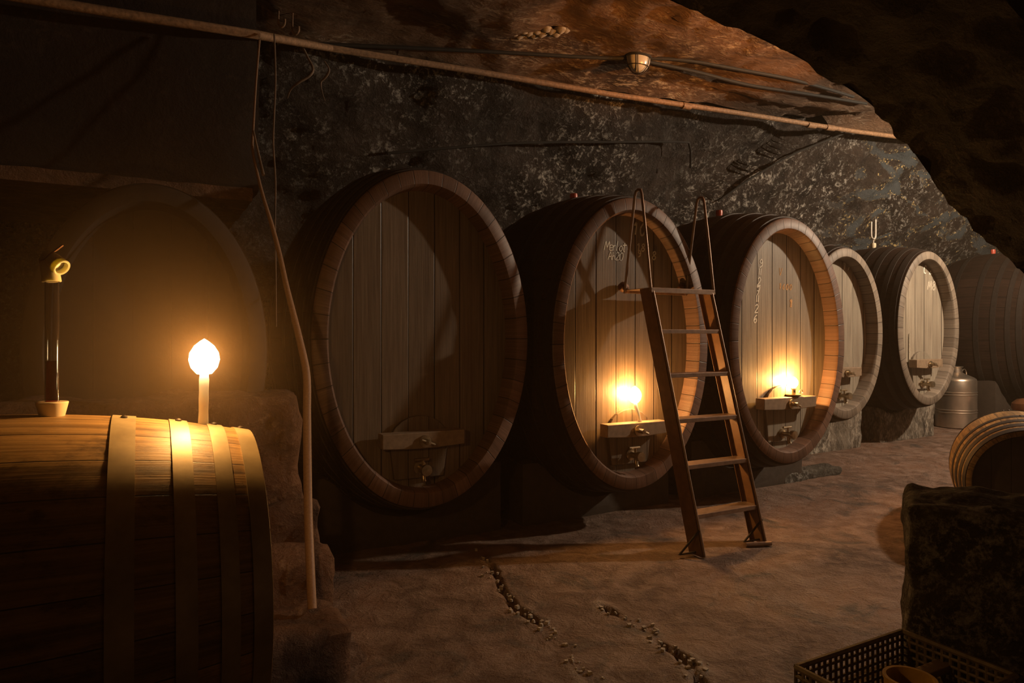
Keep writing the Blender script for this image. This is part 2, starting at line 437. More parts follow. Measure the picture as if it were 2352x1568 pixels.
# ------------------------------------------------------------------ floor
CR1 = [on_floor(*q) for q in ((1105, 1262), (1135, 1310), (1150, 1350), (1185, 1395), (1240, 1430), (1275, 1462), (1305, 1485), (1325, 1530), (1345, 1552), (1370, 1590), (1400, 1680))]
CR2 = [on_floor(*q) for q in ((1385, 1395), (1430, 1420), (1480, 1440), (1505, 1470), (1550, 1500), (1590, 1530), (1608, 1568), (1620, 1640))]
def seg_d(p, poly):
    best = 9e9
    for a, b in zip(poly, poly[1:]):
        ax, ay, bx, by = a.x, a.y, b.x, b.y
        dx, dy = bx - ax, by - ay; t = max(0, min(1, ((p[0] - ax) * dx + (p[1] - ay) * dy) / (dx * dx + dy * dy)))
        best = min(best, math.hypot(p[0] - ax - dx * t, p[1] - ay - dy * t))
    return best
def floor_base(x, y): return .11 * smooth01(4.0, 7.4, y)
def floor_z(x, y):
    q = Vector((x, y, 0))
    z = floor_base(x, y) + .010 * noise.noise(q * 1.7) + .005 * noise.noise(q * 6) + .0022 * noise.noise(q * 19)
    return z
def axis(a, b, fa, fb, coarse, fine):
    out = [a]
    while out[-1] < b:
        out.append(out[-1] + (fine if fa <= out[-1] < fb else coarse))
    return out
ts = axis(T0, T1, .8, 2.5, .07, .016); cs = axis(-1.65, 5.1, 1.2, 3.0, .06, .016)
vs = []; cr = []
for t in ts:
    for c in cs:
        p = W(t, c); z = floor_z(p.x, p.y); cv = 0
        if .7 < t < 2.6 and 1.0 < c < 3.1:
            wob = .018 * noise.noise(Vector((p.x, p.y, 0)) * 14)
            d1 = seg_d(p, CR1) + wob; d2 = seg_d(p, CR2) + wob
            d = min(d1, d2)
            gate = smooth01(-.15, .2, noise.noise(Vector((p.x * 3, p.y * 3, 4))) + .18)
            z -= .035 * (1 - smooth01(.004, .020, abs(d))) * gate
            rim = math.exp(-((d - .035) / .018) ** 2)
            nz = noise.noise(Vector((p.x, p.y, 0)) * 24) * .5 + .5
            gg = smooth01(.0, .35, noise.noise(Vector((p.x * 4, p.y * 4, 9))))
            z += .014 * rim * nz * gg; cv = rim * nz * gg * 1.2
        vs.append((p.x, p.y, z)); cr.append(min(1, max(0, cv)))
m_ = len(cs); mb = MB(); mb.add(vs, [(i * m_ + j, (i + 1) * m_ + j, (i + 1) * m_ + j + 1, i * m_ + j + 1) for i in range(len(ts) - 1) for j in range(m_ - 1)])
fo = tag(mb.build('floor', M['floor'], angle=80), kind='structure')
at_ = fo.data.attributes.new('crumble', 'FLOAT', 'POINT'); at_.data.foreach_set('value', cr)

# loose crumbs beside the cracks
mb = MB()
for poly, n in ((CR1, 70), (CR2, 55)):
    for _ in range(n):
        i = random.randrange(len(poly) - 1); p = poly[i].lerp(poly[i + 1], random.random())
        x = p.x + random.gauss(.0, .022); y = p.y + random.gauss(0, .022); r = random.uniform(.003, .009)
        bm_v = []
        for k in range(8):
            bm_v.append(Vector(((k & 1) * 2 - 1, (k >> 1 & 1) * 2 - 1, (k >> 2 & 1) * 2 - 1)) * r * random.uniform(.5, 1))
        rot = Matrix.Rotation(random.random() * 6, 3, 'Z')
        mb.add([rot @ q + Vector((x, y, floor_z(x, y) + r * .5)) for q in bm_v], [(0, 2, 3, 1), (4, 5, 7, 6), (0, 1, 5, 4), (2, 6, 7, 3), (0, 4, 6, 2), (1, 3, 7, 5)])
tag(mb.build('mortar_crumbs', M['crumb'], angle=50), 'pale crumbs of broken mortar scattered along the two cracks in the floor', 'rubble', kind='stuff')

# ------------------------------------------------------------------ rough blocks
def rock(name, mat, parent, x0, x1, y0, y1, z0, z1, res=.03, amp=.015, rnd=.03, seed=0, shape=None, M4=None, freq=6.0):
    nx = max(2, int((x1 - x0) / res)); ny = max(2, int((y1 - y0) / res)); nz = max(2, int((z1 - z0) / res))
    idx = {}; vs = []; fs = []
    ce = Vector(((x0 + x1) / 2, (y0 + y1) / 2, (z0 + z1) / 2)); hs = Vector(((x1 - x0) / 2, (y1 - y0) / 2, (z1 - z0) / 2))
    def vid(i, j, k):
        key = (i, j, k)
        if key not in idx:
            p = Vector((lerp(x0, x1, i / nx), lerp(y0, y1, j / ny), lerp(z0, z1, k / nz)))
            l = p - ce
            # rounded edges
            cl = Vector([max(-hs[a] + rnd, min(hs[a] - rnd, l[a])) for a in range(3)])
            dd = l - cl
            if dd.length > 1e-6:
                n = dd.normalized(); q = cl + n * rnd
                n_ = n
            else: q = l; n_ = Vector((0, 0, 0))
            w_ = ce + q
            s = noise.fractal(w_ * freq + Vector((seed, seed * 2, 0)), .9, 2, 4) * amp
            w_ += n_ * s
            if k == 0: w_.z = z0
            if shape: w_ = shape(w_)
            idx[key] = len(vs); vs.append(w_)
        return idx[key]
    for i in range(nx):
        for j in range(ny):
            for k in (0, nz): fs.append((vid(i, j, k), vid(i + 1, j, k), vid(i + 1, j + 1, k), vid(i, j + 1, k)))
    for i in range(nx):
        for k in range(nz):
            for j in (0, ny): fs.append((vid(i, j, k), vid(i + 1, j, k), vid(i + 1, j, k + 1), vid(i, j, k + 1)))
    for j in range(ny):
        for k in range(nz):
            for i in (0, nx): fs.append((vid(i, j, k), vid(i, j + 1, k), vid(i, j + 1, k + 1), vid(i, j, k + 1)))
    if M4: vs = [M4 @ q for q in vs]
    mb = MB(); mb.add(vs, fs)
    return mb.build(name, mat, parent, angle=60)
RM = Matrix.Rotation(ROT, 4, 'Z')

# upper part of the left wall with a narrow ledge, above the leftmost cask
tag(rock('wall_left_upper', M['wall_left'], None, T0 + .05, .50, 3.5, 4.70, 1.80, 3.0, .09, .02, .03, 1, M4=RM, freq=2), kind='structure').name = 'wall_left_upper'
tag(rock('trim_ledge', M['masonry'], None, T0 + .05, .46, 3.42, 4.70, 1.735, 1.80, .04, .012, .015, 3, M4=RM), kind='structure').name = 'trim_1'
tag(rock('wall_left_lower', M['wall_left'], None, T0 + .05, -.72, 3.5, 4.70, -.02, 1.735, .12, .02, .03, 5, M4=RM, freq=2), kind='structure')

# stepped masonry buttress behind the small barrel
but = empty('stepped_masonry_buttress', W(0, 2.6, 0), 0, 'low stepped reddish masonry wall behind the small barrel, four steps ending beside the hose', 'wall')
IM = Matrix.Translation(-but.location)
def bst(name, t1, c0, c1, z1, seed):
    return rock(name, M['masonry'], but, -1.9, t1, c0, c1, -.02, z1, .035, .022, .035, seed, M4=IM @ RM, freq=7)
bst('step', .60, 2.15, 2.47, .165, 1); bst('step', .615, 2.46, 2.66, .325, 2); bst('step', .605, 2.655, 2.76, .465, 3); bst('step', .545, 2.755, 2.98, .87, 4)

# ------------------------------------------------------------------ big oval casks
RIM_D = .095
GLY = {
 'M': [[(0, 0), (.18, 1), (.38, .3), (.62, 1), (.75, 0)]], 'e': [[(.05, .3), (.5, .35), (.45, .58), (.2, .6), (.05, .3), (.2, .02), (.5, .08)]],
 'r': [[(.1, .6), (.12, 0)], [(.12, .4), (.3, .6), (.42, .55)]], 'l': [[(.2, 1.1), (.12, 0)]], 'o': [[(.3, .6), (.08, .35), (.2, .02), (.45, .15), (.45, .5), (.3, .6)]],
 't': [[(.3, .95), (.25, .05), (.4, 0)], [(.05, .68), (.6, .72)]], 'A': [[(0, 0), (.3, 1), (.55, 0)], [(.12, .4), (.45, .42)]], 'h': [[(.1, 1), (.08, 0)], [(.1, .4), (.35, .55), (.45, 0)]],
 '0': [[(.3, 1), (.05, .6), (.12, .1), (.35, 0), (.55, .4), (.5, .85), (.3, 1)]], '1': [[(.1, .75), (.3, 1), (.28, 0)]],
 '2': [[(.05, .8), (.28, 1), (.5, .75), (.3, .4), (.02, .02), (.55, .06)]], '6': [[(.5, .95), (.2, .7), (.05, .3), (.25, 0), (.5, .2), (.4, .48), (.1, .35)]],
 '7': [[(.05, .95), (.55, .95), (.25, 0)], [(.15, .5), (.5, .5)]], '8': [[(.3, .52), (.1, .75), (.3, 1), (.5, .78), (.3, .52), (.05, .25), (.3, 0), (.55, .25), (.3, .52)]],
 '9': [[(.5, .7), (.3, .5), (.1, .72), (.3, 1), (.5, .75), (.5, .25), (.1, 0)]], 'C': [[(.55, .85), (.3, 1), (.05, .6), (.15, .1), (.5, .08)]],
 'V': [[(0, 1), (.25, 0), (.5, 1)]], 'T': [[(0, 1), (.6, 1)], [(.3, 1), (.3, 0)]], '=': [[(.1, .9), (.15, .1)], [(.4, .9), (.42, .1)]], '.': [[(.1, .05), (.15, .0)]],
 'U': [[(.05, 1), (.05, .3), (.25, 0), (.45, .3), (.45, 1)]]}
def write(parent, name, text, x, z, h, y, mat, r=.0035, sp=.72, slant=.12):
    mb = MB(); cx = x
    for ch in text:
        if ch == ' ': cx += h * .5; continue
        for st in GLY[ch]:
            pts = [Vector((cx + (a + slant * b) * h, y, z + b * h)) for a, b in st]
            pts = curve_pts(pts, 4) if len(pts) > 2 else pts
            mb.tube(pts, r, 6, squash=lambda q: Vector((q.x, y + (q.y - y) * .12, q.z)))
        cx += h * (sp + (.2 if ch == 'M' else 0))
    return mb.build(name, mat, parent)

def cask(tcn, c, zc, a, bz, Lc, bul, label, rim_mat, head_mat, plank=.14, body_mat=None, bar_z=None, bar_hw=.215, tap=True, hoops=True, group='oval wine casks in a row', text=(), door=True, nst=44, bung='red', dusty=False, bar_off=0.0):
    body_mat = body_mat or M['black_staves']
    root = empty('oval_wine_cask', W(tcn, c, 0), ROT, label, 'cask', group)
    K = 88; lat = bul * .8
    def ell(k, sa, sb, y):
        an = 2 * PI * k / K; return Vector((sa * math.sin(an), y, zc + sb * math.cos(an)))
    mb = MB(); rings = []
    ny = 14
    for j in range(ny + 1):
        y = Lc * j / ny; q = 1 - ((y - Lc / 2) / (Lc / 2)) ** 2
        rings.append((a * (1 + lat * q), bz * (1 + bul * q), y))
    th = .078
    prof = [(a - th - .012, bz - th - .012, RIM_D + .03), (a - th, bz - th, .012), (a - th + .01, bz - th + .01, 0.0), (a - .008, bz - .008, 0.0)] + [(p[0], p[1], p[2] + (.008 if i == 0 else 0)) for i, p in enumerate(rings)]
    vs = [ell(k, sa, sb, y) for sa, sb, y in prof for k in range(K)]
    def shell(i0, i1, nm, mt, cap):
        mb = MB(); fs = []; uvs = []; vs = [ell(k, sa, sb, y) for sa, sb, y in prof[i0:i1 + 1] for k in range(K)]
        for i in range(i1 - i0):
            for k in range(K):
                fs.append((i * K + k, i * K + (k + 1) % K, (i + 1) * K + (k + 1) % K, (i + 1) * K + k))
                u0, u1 = nst * k / K, nst * (k + 1) / K; a_, b_ = prof[i0 + i], prof[i0 + i + 1]; v0, v1 = a_[2] + (i0 + i) * .07, b_[2] + (i0 + i + 1) * .07
                uvs.append([(u0, v0), (u1, v0), (u1, v1), (u0, v1)])
        if cap: fs.append(tuple((i1 - i0) * K + k for k in range(K))); uvs.append([(0.5, 0)] * K)
        mb.add(vs, fs, uvs); mb.build(nm, mt, root, angle=50)
    shell(0, 4, 'chime', rim_mat, False); shell(4, len(prof) - 1, 'staves', body_mat, True)
    # head: boards side by side, a shallow gap between them
    mb = MB(); ha, hb = a - th - .006, bz - th - .006
    x0 = -ha; boards = []; k = math.floor(-ha / plank - .5)
    while (k + .5) * plank < ha:
        l = max(-ha + .002, (k + .5) * plank + .0010); r = min(ha - .002, (k + 1.5) * plank - .0010)
        if r > l + .01: boards.append((l, r, k))
        k += 1
    for l, r, k in boards:
        n = 6; top = []; bot = []
        for i in range(n + 1):
            x = lerp(l, r, i / n); h = hb * math.sqrt(max(0, 1 - (x / ha) ** 2))
            top.append((x, zc + h)); bot.append((x, zc - h))
        jy = RIM_D + random.uniform(0, .002)
        for i in range(n):
            q = [(bot[i][0], jy, bot[i][1]), (bot[i + 1][0], jy, bot[i + 1][1]), (top[i + 1][0], jy, top[i + 1][1]), (top[i][0], jy, top[i][1])]
            def uu(x): return k + 8 + (x - (k + .5) * plank) / plank
            b0 = len(mb.v)
            mb.add(q + [(p[0], p[1] + .03, p[2]) for p in q], [(0, 1, 2, 3), (4, 7, 6, 5), (0, 3, 7, 4), (1, 5, 6, 2), (0, 4, 5, 1), (3, 2, 6, 7)],
                   [[(uu(q[s][0]), q[s][2]) for s in f] for f in ((0, 1, 2, 3), (0, 3, 2, 1), (0, 3, 3, 0), (1, 1, 2, 2), (0, 0, 1, 1), (3, 2, 2, 3))])
    hd = mb.build('head', head_mat, root, smooth=False)
    # backing so that the seams are dark, not open
    # hoops
    if hoops:
        for y0, wd in ((.03, .05), (.13, .045), (.26, .05), (.42, .05), (Lc - .42, .05), (Lc - .2, .05)):
            mb = MB(); pr = []
            def rad(y, e):
                q = 1 - ((y - Lc / 2) / (Lc / 2)) ** 2; return (a * (1 + lat * q) + e, bz * (1 + bul * q) + e, y)
            pr = [rad(y0, -.002), rad(y0, .005), rad(y0 + wd, .005), rad(y0 + wd, -.002)]
            vs = [ell(k, *p) for p in pr for k in range(K)]
            mb.add(vs, [(i * K + k, i * K + (k + 1) % K, ((i + 1) % 4) * K + (k + 1) % K, ((i + 1) % 4) * K + k) for i in range(4) for k in range(K)])
            mb.build('hoop', M['iron'], root)
    yb = RIM_D
    if door:
        # manhole door with arched top, set low in the head
        zb = zc - bz + th + .045; zt = bar_z + .07; hw = .155
        outl = [(-hw * .92, zb), (hw * .92, zb), (hw, zt - .09)] + [(hw * math.cos(f * PI / 10), zt - .09 + .13 * math.sin(f * PI / 10)) for f in range(1, 10)] + [(-hw, zt - .09)]
        # keep the lower corners inside the round head
        def fit(x, z):
            while (x / (ha - .02)) ** 2 + ((z - zc) / (hb - .02)) ** 2 > 1: x *= .97; z += .004
            return x, z
        outl = [fit(x, z) for x, z in outl]; outl = [(x + bar_off, z) for x, z in outl]
        n = len(outl); mb = MB()
        uf = [[((x + .3) / .11 + 20, z) for x, z in outl]] * 2
        vs = [(x, yb - .022, z) for x, z in outl] + [(x, yb + .001, z) for x, z in outl]
        mb.add(vs, [tuple(range(n)), tuple(range(2 * n - 1, n - 1, -1))] + [(i, (i + 1) % n, n + (i + 1) % n, n + i) for i in range(n)],
               uf + [[(20.5, 0), (20.5, 0), (20.5, .02), (20.5, .02)]] * n)
        dr = mb.build('manhole_door', head_mat, root, smooth=False, bevel=.004)
        # crossbar with tapered underside, and the bolt through it
        mb = MB(); h2 = .036; o = bar_off
        vs = []
        for y in (yb - .095, yb - .022):
            vs += [(o - bar_hw, y, bar_z + h2), (o + bar_hw, y, bar_z + h2), (o + bar_hw, y, bar_z - h2), (o + .07, y, bar_z - h2 - .008), (o - .07, y, bar_z - h2 - .008), (o - bar_hw, y, bar_z - h2)]
        mb.add(vs, [(0, 1, 2, 3, 4, 5), (11, 10, 9, 8, 7, 6)] + [(i, (i + 1) % 6, 6 + (i + 1) % 6, 6 + i) for i in range(6)])
        mb.build('crossbar', M['bar_wood'], root, smooth=False, bevel=.004)
        mb = MB(); RY = Matrix.Translation((o, yb - .095, bar_z - .008)) @ Matrix.Rotation(PI / 2, 4, 'X')
        mb.lathe([(.030, 0), (.030, .010), (.014, .012), (.014, .055), (.0, .058)], 16, RY)
        bo = mb.build('bolt', M['brass'], root)
        mb = MB(); mb.tube([(o - .035, yb - .143, bar_z + .006), (o + .035, yb - .143, bar_z - .022)], .007, 8)
        mb.build('wing_handle', M['brass'], bo)
    if tap:
        zt_ = zc - bz + .19; mb = MB(); o = bar_off
        RY = Matrix.Translation((o, yb - .022, zt_)) @ Matrix.Rotation(PI / 2, 4, 'X')
        mb.lathe([(.034, 0), (.034, .012), (.018, .016), (.018, .07), (.027, .075), (.030, .095), (.027, .105), (.0, .108)], 18, RY)
        mb.tube([(o, yb - .075, zt_), (o, yb - .078, zt_ - .045), (o, yb - .085, zt_ - .062)], [.013, .012, .014], 10)
        tp = mb.build('tap', M['brass'], root)
        mb = MB(); mb.tube([(o, yb - .07, zt_ + .01), (o, yb - .07, zt_ + .045)], .007, 8); mb.tube([(o - .045, yb - .07, zt_ + .046), (o + .03, yb - .07, zt_ + .046)], .008, 8)
        mb.build('tap_handle', M['brass'], tp)
    if bung:
        mb = MB(); mb.lathe([(.022, -.01), (.026, .03), (.024, .048), (.0, .05)], 14, Matrix.Translation((0, Lc * .5, zc + bz * (1 + bul))))
        mb.build('bung', M['red'] if bung == 'red' else M['rubber'], root)
    for tx in text: tx(root)
    return root

def hloc(px, py, t0_, c):    # head-plane point in cask coordinates
    p = on_plane(px, py, c + RIM_D); t, _ = tc(p.x, p.y); return t - t0_, p.z
YH = RIM_D - .0008
LC = 1.28; LF = 1.10
C2, C1, C3 = 2.473, 1.2407, 3.763
c1 = cask(C1, 3.16, 1.0826, 0.5661, 0.8327, LC, .11, 'large dark oval cask nearest the hanging hose, no candle on its crossbar', M['rim'], M['head'], bar_z=0.5882, bung='cream', bar_off=-.02)
def tx2(root):
    def wr(n, s, px, py, h, m, r=.0032, **k):
        x, z = hloc(px, py, C2, 3.087); write(root, n, s, x, z, h, YH, m, r, **k)
    wr('chalk_writing', 'Merlot', 1387, 574, .052, M['chalk'], .0030, sp=.45)
    wr('chalk_writing', 'Ah20', 1396, 596, .046, M['chalk'], .0026, sp=.58)
    wr('faded_numeral', '10', 1453, 538, .07, M['chalk_faint'], .006)
    wr('faded_numeral', '18', 1462, 576, .045, M['chalk_faint'], .004)
    wr('faded_numeral', '9', 1464, 590, .04, M['chalk_faint'], .004)
    wr('faded_numeral', '8', 1497, 596, .05, M['chalk_faint'], .004)
c2 = cask(C2, 3.087, 1.052, .556, .8315, LC, .11, 'oval cask behind the ladder, chalked Merlot, plain candle on its crossbar', M['rim'], M['head'], bar_z=.565, text=(tx2,), bar_off=.015)
def tx3(root):
    def wr(n, s, px, py, h, m, r=.0032, **k):
        x, z = hloc(px, py, C3, 3.087); write(root, n, s, x, z, h, YH, m, r, **k)
    for ch, px, py in (('9', 1743, 614), ('=', 1741, 633), ('2', 1739, 656), ('7', 1736, 677), ('=', 1735, 695), ('2', 1733, 718), ('6', 1730, 741)):
        wr('chalk_numeral', ch, px, py, .055, M['chalk'], .0045)
    wr('painted_number', '1', 1789, 664, .040, M['paint'], .0055); wr('painted_number', '600', 1797, 664, .036, M['paint'], .0045, sp=.95)
    wr('painted_mark', '1', 1813, 705, .05, M['paint'], .009); wr('painted_mark', 'V', 1789, 632, .05, M['paint'], .003)
c3 = cask(C3, 3.087, 1.065, .550, .809, LC, .13, 'oval cask right of the ladder, painted 1600, lit by a candle in a saucer holder', M['rim'], M['head_pale'], bar_z=.655, bar_hw=.25, text=(tx3,), bung='red')
C4, C5 = 5.07, 6.31
def tx4(root):
    x, z = hloc(1936, 619, C4, 3.61); write(root, 'chalk_writing', '17VU', x, z, .07, YH, M['chalk'], .004)
c4 = cask(C4, 3.61, 1.115, .475, .70, LF, .13, 'smaller oval cask on a stone pedestal, half hidden behind the cask painted 1600', M['rim_pale'], M['head_pale'], bar_z=.80, bar_hw=.19, text=(tx4,))
def tx5(root):
    x, z = hloc(2121, 628, C5, 3.66); write(root, 'chalk_writing', 'C 2', x, z, .075, YH, M['chalk'], .006)
    x, z = hloc(2130, 665, C5, 3.66); write(root, 'chalk_writing', 'M8', x, z, .08, YH, M['chalk_faint'], .007)
    mb = MB(); mb.tube(curve_pts([(-.19 + .02, YH - .005, .82), (-.17, YH - .005, 1.0), (-.165, YH - .004, 1.12)], 4), [.006] * 4 + [.005] * 4 + [.002], 8); mb.build('trickle_stain', M['chalk_faint'], root)
c5 = cask(C5, 3.66, 1.165, .472, .70, LF, .13, 'pale oval cask on a stone pedestal beside the milk can, chalked C 2', M['rim_pale'], M['head_pale'], bar_z=.845, bar_hw=.20, text=(tx5,), bung='cream')
c6 = cask(8.47, 3.66, 1.165, .50, .74, LF, .16, 'dark cask behind the milk can, seen from its side at the right edge', M['near_black_wood'], M['near_black_wood'], bar_z=.8)
c0 = cask(.035, 3.087, 1.03, .435, .675, LC, .06, 'dark oval cask behind the stepped masonry, faint rim at far left', M['near_black_wood'], M['near_black_wood'], bar_z=.6, tap=False, bung=None)
CK = {1: (C1, 3.16, 1.0826, 0.5661, 0.8327, .11), 2: (C2, 3.087, 1.052, .556, .8315, .11), 3: (C3, 3.087, 1.065, .55, .809, .13), 4: (C4, 3.61, 1.115, .475, .70, .13), 5: (C5, 3.66, 1.165, .472, .70, .13), 6: (8.47, 3.66, 1.165, .50, .74, .16), 0: (.035, 3.087, 1.03, .435, .675, .06)}

# ------------------------------------------------------------------ supports under the casks
def cradle(name, ck, t0, t1, ca, cb, ztop, mat, label, cat, group=None, res=.03, amp=.012):
    tcn, c, zc, a, b, bul = CK[ck]; fl = floor_base(*W((t0 + t1) / 2, ca)[:2]) - .012
    def lower(t, cc):
        y = cc - c; l_ = LF if ck > 3 else LC; q = 1 - ((y - l_ / 2) / (l_ / 2)) ** 2; aa = a * (1 + .8 * bul * q) + .018; bb = b * (1 + bul * q) + .018
        x = (t - tcn) / aa
        return zc - bb * math.sqrt(1 - x * x) if abs(x) < 1 else 9
    def shape(p):
        # scale height so that the top hugs the cask
        lim = min(ztop, min(lower(p.x, ca), lower(p.x, cb)))
        f = (p.z - fl) / (ztop - fl); p.z = fl + f * (lim - fl); return p
    o = rock(name, mat, None, t0, t1, ca, cb, fl, ztop, res, amp, .02, ck * 3 + 1, shape, RM, freq=9)
    tag(o, label, cat, group); return o
for k, nm in ((0, 'behind the stepped masonry'), (1, 'under the cask nearest the hose'), (2, 'under the cask behind the ladder'), (3, 'under the cask painted 1600')):
    t_ = CK[k][0]; hw = .55 if k else .42
    for a_, b_, w_ in ((3.43, 3.62, 'front'), (3.95, 4.15, 'rear')):
        if k == 0 and w_ == 'rear': continue
        cradle('cask_cradle', k, t_ - hw, t_ + hw, a_, b_, CK[k][2] - CK[k][4] + .14, M['dark_wood'], 'near-black %s cradle beam %s' % (w_, nm), 'cradle', 'cradle beams under the casks', res=.05, amp=.006)
cradle('stone_pedestal', 4, 4.72, 5.80, 3.98, 4.30, .62, M['pale_rock'], 'rough crusted stone pedestal under the half hidden cask', 'pedestal', 'stone pedestals')
cradle('stone_pedestal', 5, 6.10, 6.98, 4.00, 4.32, .62, M['pale_rock'], 'rough crusted stone pedestal under the cask beside the milk can', 'pedestal', 'stone pedestals')
cradle('stone_pedestal', 6, 8.0, 8.95, 3.95, 4.6, .62, M['dark_wood'], 'dark pedestal under the cask at the right edge', 'pedestal', 'stone pedestals', res=.06)
# kerb of dirt and stone in front of the plinth
tag(rock('stone_kerb', M['slab'], None, 4.10, 4.75, 3.42, 3.60, .02, .085, .02, .02, .02, 9, M4=RM, freq=12), 'pale crumbling kerb stone at the foot of the cask painted 1600', 'kerb')

# ------------------------------------------------------------------ candles
def flame(parent, loc, s=1.0, energy=5.0, tilt=0.0):
    mb = MB(); pr = [(0.0001, -.011), (.010, -.009), (.0175, .000), (.0205, .011), (.0190, .021), (.0130, .031), (.006, .037), (.0001, .041)]  # profile swollen into a ball to take in the flame's glare
    mb.lathe([(r * s, z * s) for r, z in pr], 16, Matrix.Translation(loc))
    f = mb.build('flame', M['flame'], parent)
    point_light('candle_light', (loc[0], loc[1], loc[2] + .018 * s), energy, CANDLE, .011 * s, parent)
    return f
def candle(base, top, r, name, label, group, energy, fs):
    root = empty(name, base, 0, label, 'candle', group)
    v = Vector(top) - Vector(base); mb = MB(); n = 8; h = v.length
    pts = [v * (i / n) for i in range(n + 1)]
    mb.tube(pts, [r * 1.06] + [r * (1.0 + .03 * math.sin(i * 2.1)) for i in range(1, n)] + [r * .85], 20)
    mb.build('wax_stick', M['wax'], root)
    mb = MB(); mb.tube([v, v + Vector((0, 0, .006)), v + Vector((.002, 0, .011))], .0012, 6); mb.build('wick', M['cable_dark'], root)
    flame(root, v + Vector((0, 0, .012)), fs, energy)
    return root

# ------------------------------------------------------------------ small barrel, front left
def barrique(base_pt, rz, zc, label, Lb, rh, rb, hoops_at, hoop_w, mat, hm, grp=None, rivets=True, hoop_mat=None, head_mat=None):
    root = empty('oak_barrel', base_pt, rz, label, 'barrel', grp)
    K = 64; n = 24
    def R(x):
        q = 1 - ((x - Lb / 2) / (Lb / 2)) ** 2; return rh + (rb - rh) * q
    def ring(x, r): return [Vector((-x, r * math.sin(2 * PI * k / K), zc + r * math.cos(2 * PI * k / K))) for k in range(K)]
    prof = [(.035, rh - .032), (.0, rh - .026), (.0, rh - .004), (.004, rh)] + [(max(.006, Lb * j / n), R(Lb * j / n)) for j in range(1, n)] + [(Lb - .004, rh), (Lb, rh - .004), (Lb, rh - .026), (Lb - .035, rh - .032)]
    mb = MB(); vs = [q for x, r in prof for q in ring(x, r)]; fs = []; uvs = []
    for i in range(len(prof) - 1):
        for k in range(K):
            fs.append((i * K + k, i * K + (k + 1) % K, (i + 1) * K + (k + 1) % K, (i + 1) * K + k))
            u0, u1 = 27 * k / K + .5, 27 * (k + 1) / K + .5
            uvs.append([(u0, prof[i][0]), (u1, prof[i][0]), (u1, prof[i + 1][0]), (u0, prof[i + 1][0])])
    mb.add(vs, fs, uvs); mb.build('staves', mat, root, angle=50)
    for x in (.034, Lb - .034):
        mb = MB(); hr = rh - .030; sgn = 1 if x < .1 else -1
        for b_ in range(6):
            y0, y1 = lerp(-hr, hr, b_ / 6) + .001, lerp(-hr, hr, (b_ + 1) / 6) - .001
            m2 = 6
            for i in range(m2):
                ya, yb_ = lerp(y0, y1, i / m2), lerp(y0, y1, (i + 1) / m2)
                h0 = math.sqrt(max(0, hr * hr - ya * ya)); h1 = math.sqrt(max(0, hr * hr - yb_ * yb_))
                q = [(-x, ya, zc - h0), (-x, yb_, zc - h1), (-x, yb_, zc + h1), (-x, ya, zc + h0)]
                mb.add(q + [(p[0] - .015 * sgn, p[1], p[2]) for p in q], [(0, 1, 2, 3), (4, 7, 6, 5), (0, 3, 7, 4), (1, 5, 6, 2), (0, 4, 5, 1), (3, 2, 6, 7)], [[(b_ + .5, 0)] * 4] * 6)
        mb.build('head', head_mat or mat, root, smooth=False)
    for hi, x0 in enumerate(hoops_at):
        wd = hoop_w[hi % len(hoop_w)]
        pr = [(x0, R(x0) - .002), (x0, R(x0) + .0025), (x0 + wd, R(x0 + wd) + .0025), (x0 + wd, R(x0 + wd) - .002)]
        mb = MB(); vs = [q for x, r in pr for q in ring(x, r)]
        mb.add(vs, [(i * K + k, i * K + (k + 1) % K, ((i + 1) % 4) * K + (k + 1) % K, ((i + 1) % 4) * K + k) for i in range(4) for k in range(K)])
        ho = mb.build('hoop', hoop_mat or hm, root)
        if rivets:
            an = math.radians(-6 + 3 * hi) ; rr = R(x0 + wd / 2) + .0025
            mb = MB()
            for da in (0,):
                p = Vector((-(x0 + wd * .5), -rr * math.sin(an + da), zc + rr * math.cos(an + da)))
                mb.lathe([(.006, -.001), (.006, .002), (.003, .0045), (.0, .005)], 10, Matrix.Translation(p))
            mb.build('rivet', M['iron'], ho)
    return root, R
HB = Vector((-.55, 1.44, 0))
hoopx = [.002, .056, .122, .213, .95 - .213 - .04, .95 - .122 - .034, .95 - .034]
hoopw = [.032, .030, .033, .040, .040, .033, .032]
SB, RS = barrique(HB, ROT, .61, 'small tan oak barrel with pale steel hoops in the left foreground, candle on top', .95, .287, .345, hoopx, hoopw, M['small_oak'], M['galv'])
# rack of beams carrying it
rk = empty('barrel_rack', W(tc(HB.x, HB.y)[0] - .475, tc(HB.x, HB.y)[1], 0), ROT, 'dark wooden rack of two beams under the small tan barrel', 'rack')
for yy in (-.22, .22):
    mb = MB(); mb.box(-.55, .40, yy - .045, yy + .045, .22, .315); mb.build('beam', M['dark_wood'], rk, smooth=False, bevel=.006)
for xx in (-.45, .30):
    mb = MB(); mb.box(xx - .05, xx + .05, -.27, .27, -.01, .22); mb.build('foot', M['dark_wood'], rk, smooth=False, bevel=.006)

def barrel_top(s, lift=0.0):   # point on top of the small barrel, s metres from its right end
    p = HB + Vector((-s * DX, -s * DY, 0)); p.z = .61 + RS(s) + lift; return p
cb = barrel_top(.092, -.001) + Vector((-.008, .0165, 0)); cb.z -= .0003
cb.z = .61 + math.sqrt(RS(.092) ** 2 - .018 ** 2) - .001
candle(cb, cb + Vector((.002, 0, .106)), .0095, 'taper_candle', 'lit candle standing on the small tan barrel in the left foreground', 'lit candles', 4.3, 1.45)

